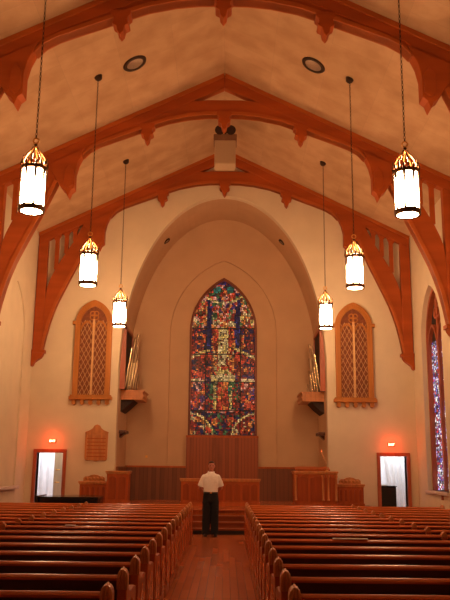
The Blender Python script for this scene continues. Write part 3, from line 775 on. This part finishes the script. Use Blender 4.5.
# ---------------------------------------------------------------- the standing man
def remeshed(mb, name, mat, parent, vox=.010, smooth_it=6):
    me = bpy.data.meshes.new('tmp'); me.from_pydata(mb.v, [], mb.f)
    bm = bmesh.new(); bm.from_mesh(me); bmesh.ops.recalc_face_normals(bm, faces=bm.faces); bm.to_mesh(me); bm.free()
    o = bpy.data.objects.new('tmp', me); COL.objects.link(o)
    r = o.modifiers.new('r', 'REMESH'); r.mode = 'VOXEL'; r.voxel_size = vox; r.use_smooth_shade = True
    if smooth_it:
        sm = o.modifiers.new('s', 'SMOOTH'); sm.iterations = smooth_it; sm.factor = .5
    bpy.context.view_layer.update()
    em = bpy.data.meshes.new_from_object(o.evaluated_get(bpy.context.evaluated_depsgraph_get()))
    bpy.data.objects.remove(o)
    em.name = name; em.materials.clear(); em.materials.append(mat)
    for p in em.polygons: p.use_smooth = True
    n = bpy.data.objects.new(name, em); COL.objects.link(n); n.parent = parent
    return n
def ell_ring(cx, cy, z, rx, ry, n=20): return [(cx + rx * math.cos(2 * PI * k / n), cy + ry * math.sin(2 * PI * k / n), z) for k in range(n)]
def limb(mb, a, b, ra, rb, n=12):
    a, b = Vector(a), Vector(b)
    mb.tube([a, a.lerp(b, .5), b], [ra, (ra + rb) / 2, rb], n); mb.ball(a, ra * .99); mb.ball(b, rb * .99)
man = thing('person', 'person in white short-sleeved shirt and black trousers standing with hands behind back', 'person', (-.225, 19.25, 0), math.radians(4))
HX = .012
bd = MB()
bd.loft([ell_ring(0, .0, z, rx, ry) for z, rx, ry in ((.86, .12, .09), (.95, .145, .10), (1.08, .135, .09), (1.2, .145, .095), (1.32, .16, .10), (1.39, .16, .085), (1.435, .12, .07), (1.48, .062, .06))])
bd.tube([(0, .015, 1.44), (.005, .015, 1.50), (.010, .012, 1.60)], [.064, .054, .052], 14)
bd.ball((HX, -.005, 1.675), (.074, .092, .105), 18, 14)
bd.ball((HX, -.035, 1.612), (.058, .060, .060), 14, 10)
bd.ball((HX, -.080, 1.570), (.026, .020, .02))                 # chin
bd.tube([(HX, -.090, 1.675), (HX, -.112, 1.640), (HX, -.098, 1.628)], [.010, .017, .012], 8)   # nose
for s in (-1, 1):
    bd.ball((HX + s * .03, -.082, 1.688), (.022, .012, .008))    # brow
    bd.ball((HX + s * .076, .005, 1.655), (.012, .022, .032))    # ear
    bd.ball((HX + s * .012, -.092, 1.606), (.016, .012, .007))   # lips
    limb(bd, (s * .165, .0, 1.385), (s * .258, .035, 1.14), .046, .040)
    limb(bd, (s * .258, .035, 1.14), (s * .115, .165, .985), .041, .027)
    limb(bd, (s * .09, .0, .90), (s * .10, -.01, .49), .082, .052)
    limb(bd, (s * .10, -.01, .49), (s * .11, .015, .09), .052, .036)
    limb(bd, (s * .11, .015, .06), (s * .125, -.12, .035), .036, .03)
    # hand behind the back: palm, four fingers, thumb
    w0 = Vector((s * .115, .165, .985)); pc = Vector((s * .055, .185 + .02 * (s > 0), .955))
    limb(bd, w0, pc, .027, .030); bd.ball(pc, (.042, .016, .038))
    for k in range(4):
        L = (.060, .070, .066, .05)[k]; zb = pc.z + .03 - .02 * k
        b0 = Vector((pc.x - s * .028, pc.y, zb)); b1 = b0 + Vector((-s * L * .5, .008, -.006)); b2 = b1 + Vector((-s * L * .42, -.008, -.012))
        bd.tube([b0, b1, b2], [.0095, .009, .0078], 8); bd.ball(b2, .0078, 8, 6)
    tb = [pc + Vector((s * .01, .0, .025)), pc + Vector((-s * .012, .018, .055)), pc + Vector((-s * .035, .016, .07))]
    bd.tube(tb, [.013, .011, .009], 8); bd.ball(tb[2], .009, 8, 6)
body = remeshed(bd, 'body', SKIN, man, .0075, 4)
m = MB()
for s in (-1, 1): m.ball((HX + s * .03, -.085, 1.672), (.013, .008, .008), 10, 8)
m.build('eyes', EYE, man, smooth=True)
hr = MB()
hr.ball((HX, .016, 1.705), (.079, .090, .084), 18, 12)
hr.ball((HX, -.040, 1.752), (.060, .050, .026)); hr.ball((HX, .06, 1.66), (.066, .045, .06))
remeshed(hr, 'hair', HAIR, man, .008, 3)
st = MB()
st.loft([ell_ring(0, .0, z, rx, ry, 24) for z, rx, ry in ((1.03, .172, .125), (1.07, .182, .13), (1.12, .176, .125), (1.2, .180, .122), (1.32, .202, .125), (1.40, .205, .112), (1.445, .180, .095), (1.480, .125, .082), (1.510, .078, .072), (1.527, .066, .066))])
for s in (-1, 1):
    limb(st, (s * .165, .0, 1.398), (s * .232, .025, 1.245), .070, .073)
    st.tube([(s * .222, .02, 1.27), (s * .252, .032, 1.175)], [.073, .077], 14)
remeshed(st, 'shirt', SHIRT, man, .010, 5)
m = MB()
for s in (-1, 1):
    m.add([(s * .004 + .003, -.098, 1.455), (s * .045 + .003, -.072, 1.525), (s * .074 + .003, -.01, 1.545), (s * .090, -.02, 1.495), (s * .062, -.102, 1.435)], [(0, 1, 2, 3, 4)])
co = m.build('collar', SHIRT, man); so = co.modifiers.new('thickness', 'SOLIDIFY'); so.thickness = .008; so.offset = 0
m = MB(); m.box(-.013, .013, -.131, -.09, 1.30, 1.445)
for z in (1.32, 1.37, 1.42): m.ball((0, -.135, z), (.006, .004, .006), 8, 6)
m.build('button_placket', SHIRT, man)
m = MB(); m.box(.06, .14, -.126, -.10, 1.26, 1.345); m.build('breast_pocket', SHIRT, man)
tr = MB()
tr.loft([ell_ring(0, .0, z, rx, ry, 24) for z, rx, ry in ((.80, .18, .11), (.86, .192, .122), (.95, .186, .127), (1.05, .166, .119))])
for s in (-1, 1):
    tr.tube([(s * .088, 0, .90), (s * .096, 0, .80), (s * .102, -.005, .5), (s * .104, .005, .10), (s * .106, .0, .045)], [.095, .108, .098, .094, .098], 18)
remeshed(tr, 'trousers', TROUS, man, .010, 3)
m = MB(); m.loft([ell_ring(0, 0, z, rx, ry, 24) for z, rx, ry in ((1.01, .174, .126), (1.013, .178, .130), (1.043, .177, .130), (1.045, .172, .126))])
bl = m.build('belt', SHOE, man, smooth=True)
m = MB(); m.box(-.025, .025, -.138, -.126, 1.011, 1.045); m.build('buckle', BRASS, bl)
for s in (-1, 1):
    m = MB()
    m.loft([[(s * .115 + s * .02 * q + rx * math.cos(2 * PI * k / 14), y, max(0, rz + rz * math.sin(2 * PI * k / 14))) for k in range(14)] for q, y, rx, rz in ((0, .075, .028, .035), (.0, .05, .042, .048), (.2, -.02, .044, .05), (.5, -.10, .050, .036), (.7, -.17, .046, .028), (.8, -.215, .025, .018))])
    m.build('shoe', SHOE, man, smooth=True)

# papers on pews
paper('small pale folded paper lying on a pew rail left of the aisle', -2.05, 8, .14)
paper('long pale paper lying on a pew rail right of the aisle', 1.65, 6, .42)

# ---------------------------------------------------------------- light
def area(name, loc, rot, sx, sy, e, colr):
    l = bpy.data.lights.new(name, 'AREA'); l.shape = 'RECTANGLE'; l.size = sx; l.size_y = sy; l.energy = e; l.color = colr
    o = bpy.data.objects.new(name, l); COL.objects.link(o); o.location = loc; o.rotation_euler = rot; return o
for s in (-1, 1):
    area('side_room_light', (s * 5.6, 25.3, 3.15), (0, 0, 0), 1.2, 1.0, 75, (.93, .94, 1))
wd = bpy.data.worlds.new('world'); sc.world = wd; wd.use_nodes = True
wd.node_tree.nodes['Background'].inputs[0].default_value = (.02, .015, .012, 1)

# ---------------------------------------------------------------- camera
pitch, roll, yaw = .215, .011, .004
cp, sp, cr, sr = math.cos(pitch), math.sin(pitch), math.cos(roll), math.sin(roll)
fwd = Vector((0, cp, sp)); up = Vector((0, -sp, cp)); right = Vector((1, 0, 0))
r2 = cr * right + sr * up; u2 = -sr * right + cr * up
Rz = Matrix.Rotation(yaw, 3, 'Z')
r2, u2, fw = Rz @ r2, Rz @ u2, Rz @ fwd
cam = bpy.data.cameras.new('camera'); co_ = bpy.data.objects.new('camera', cam); COL.objects.link(co_)
M = Matrix(((r2.x, u2.x, -fw.x, .149), (r2.y, u2.y, -fw.y, 0), (r2.z, u2.z, -fw.z, 1.65), (0, 0, 0, 1)))
co_.matrix_world = M
cam.sensor_fit = 'VERTICAL'; cam.sensor_height = 24; cam.sensor_width = 18; cam.lens = 763.6 / 600 * 24; cam.clip_end = 200
sc.camera = co_

sc.view_settings.view_transform = 'Standard'; sc.view_settings.look = 'None'; sc.view_settings.gamma = 1; sc.view_settings.exposure = 0
sc.view_settings.use_curve_mapping = False
sc.cycles.use_denoising = True
try: sc.cycles.denoiser = 'OPENIMAGEDENOISE'
except Exception: pass
sc.cycles.max_bounces = 8; sc.cycles.diffuse_bounces = 5; sc.cycles.sample_clamp_indirect = 6
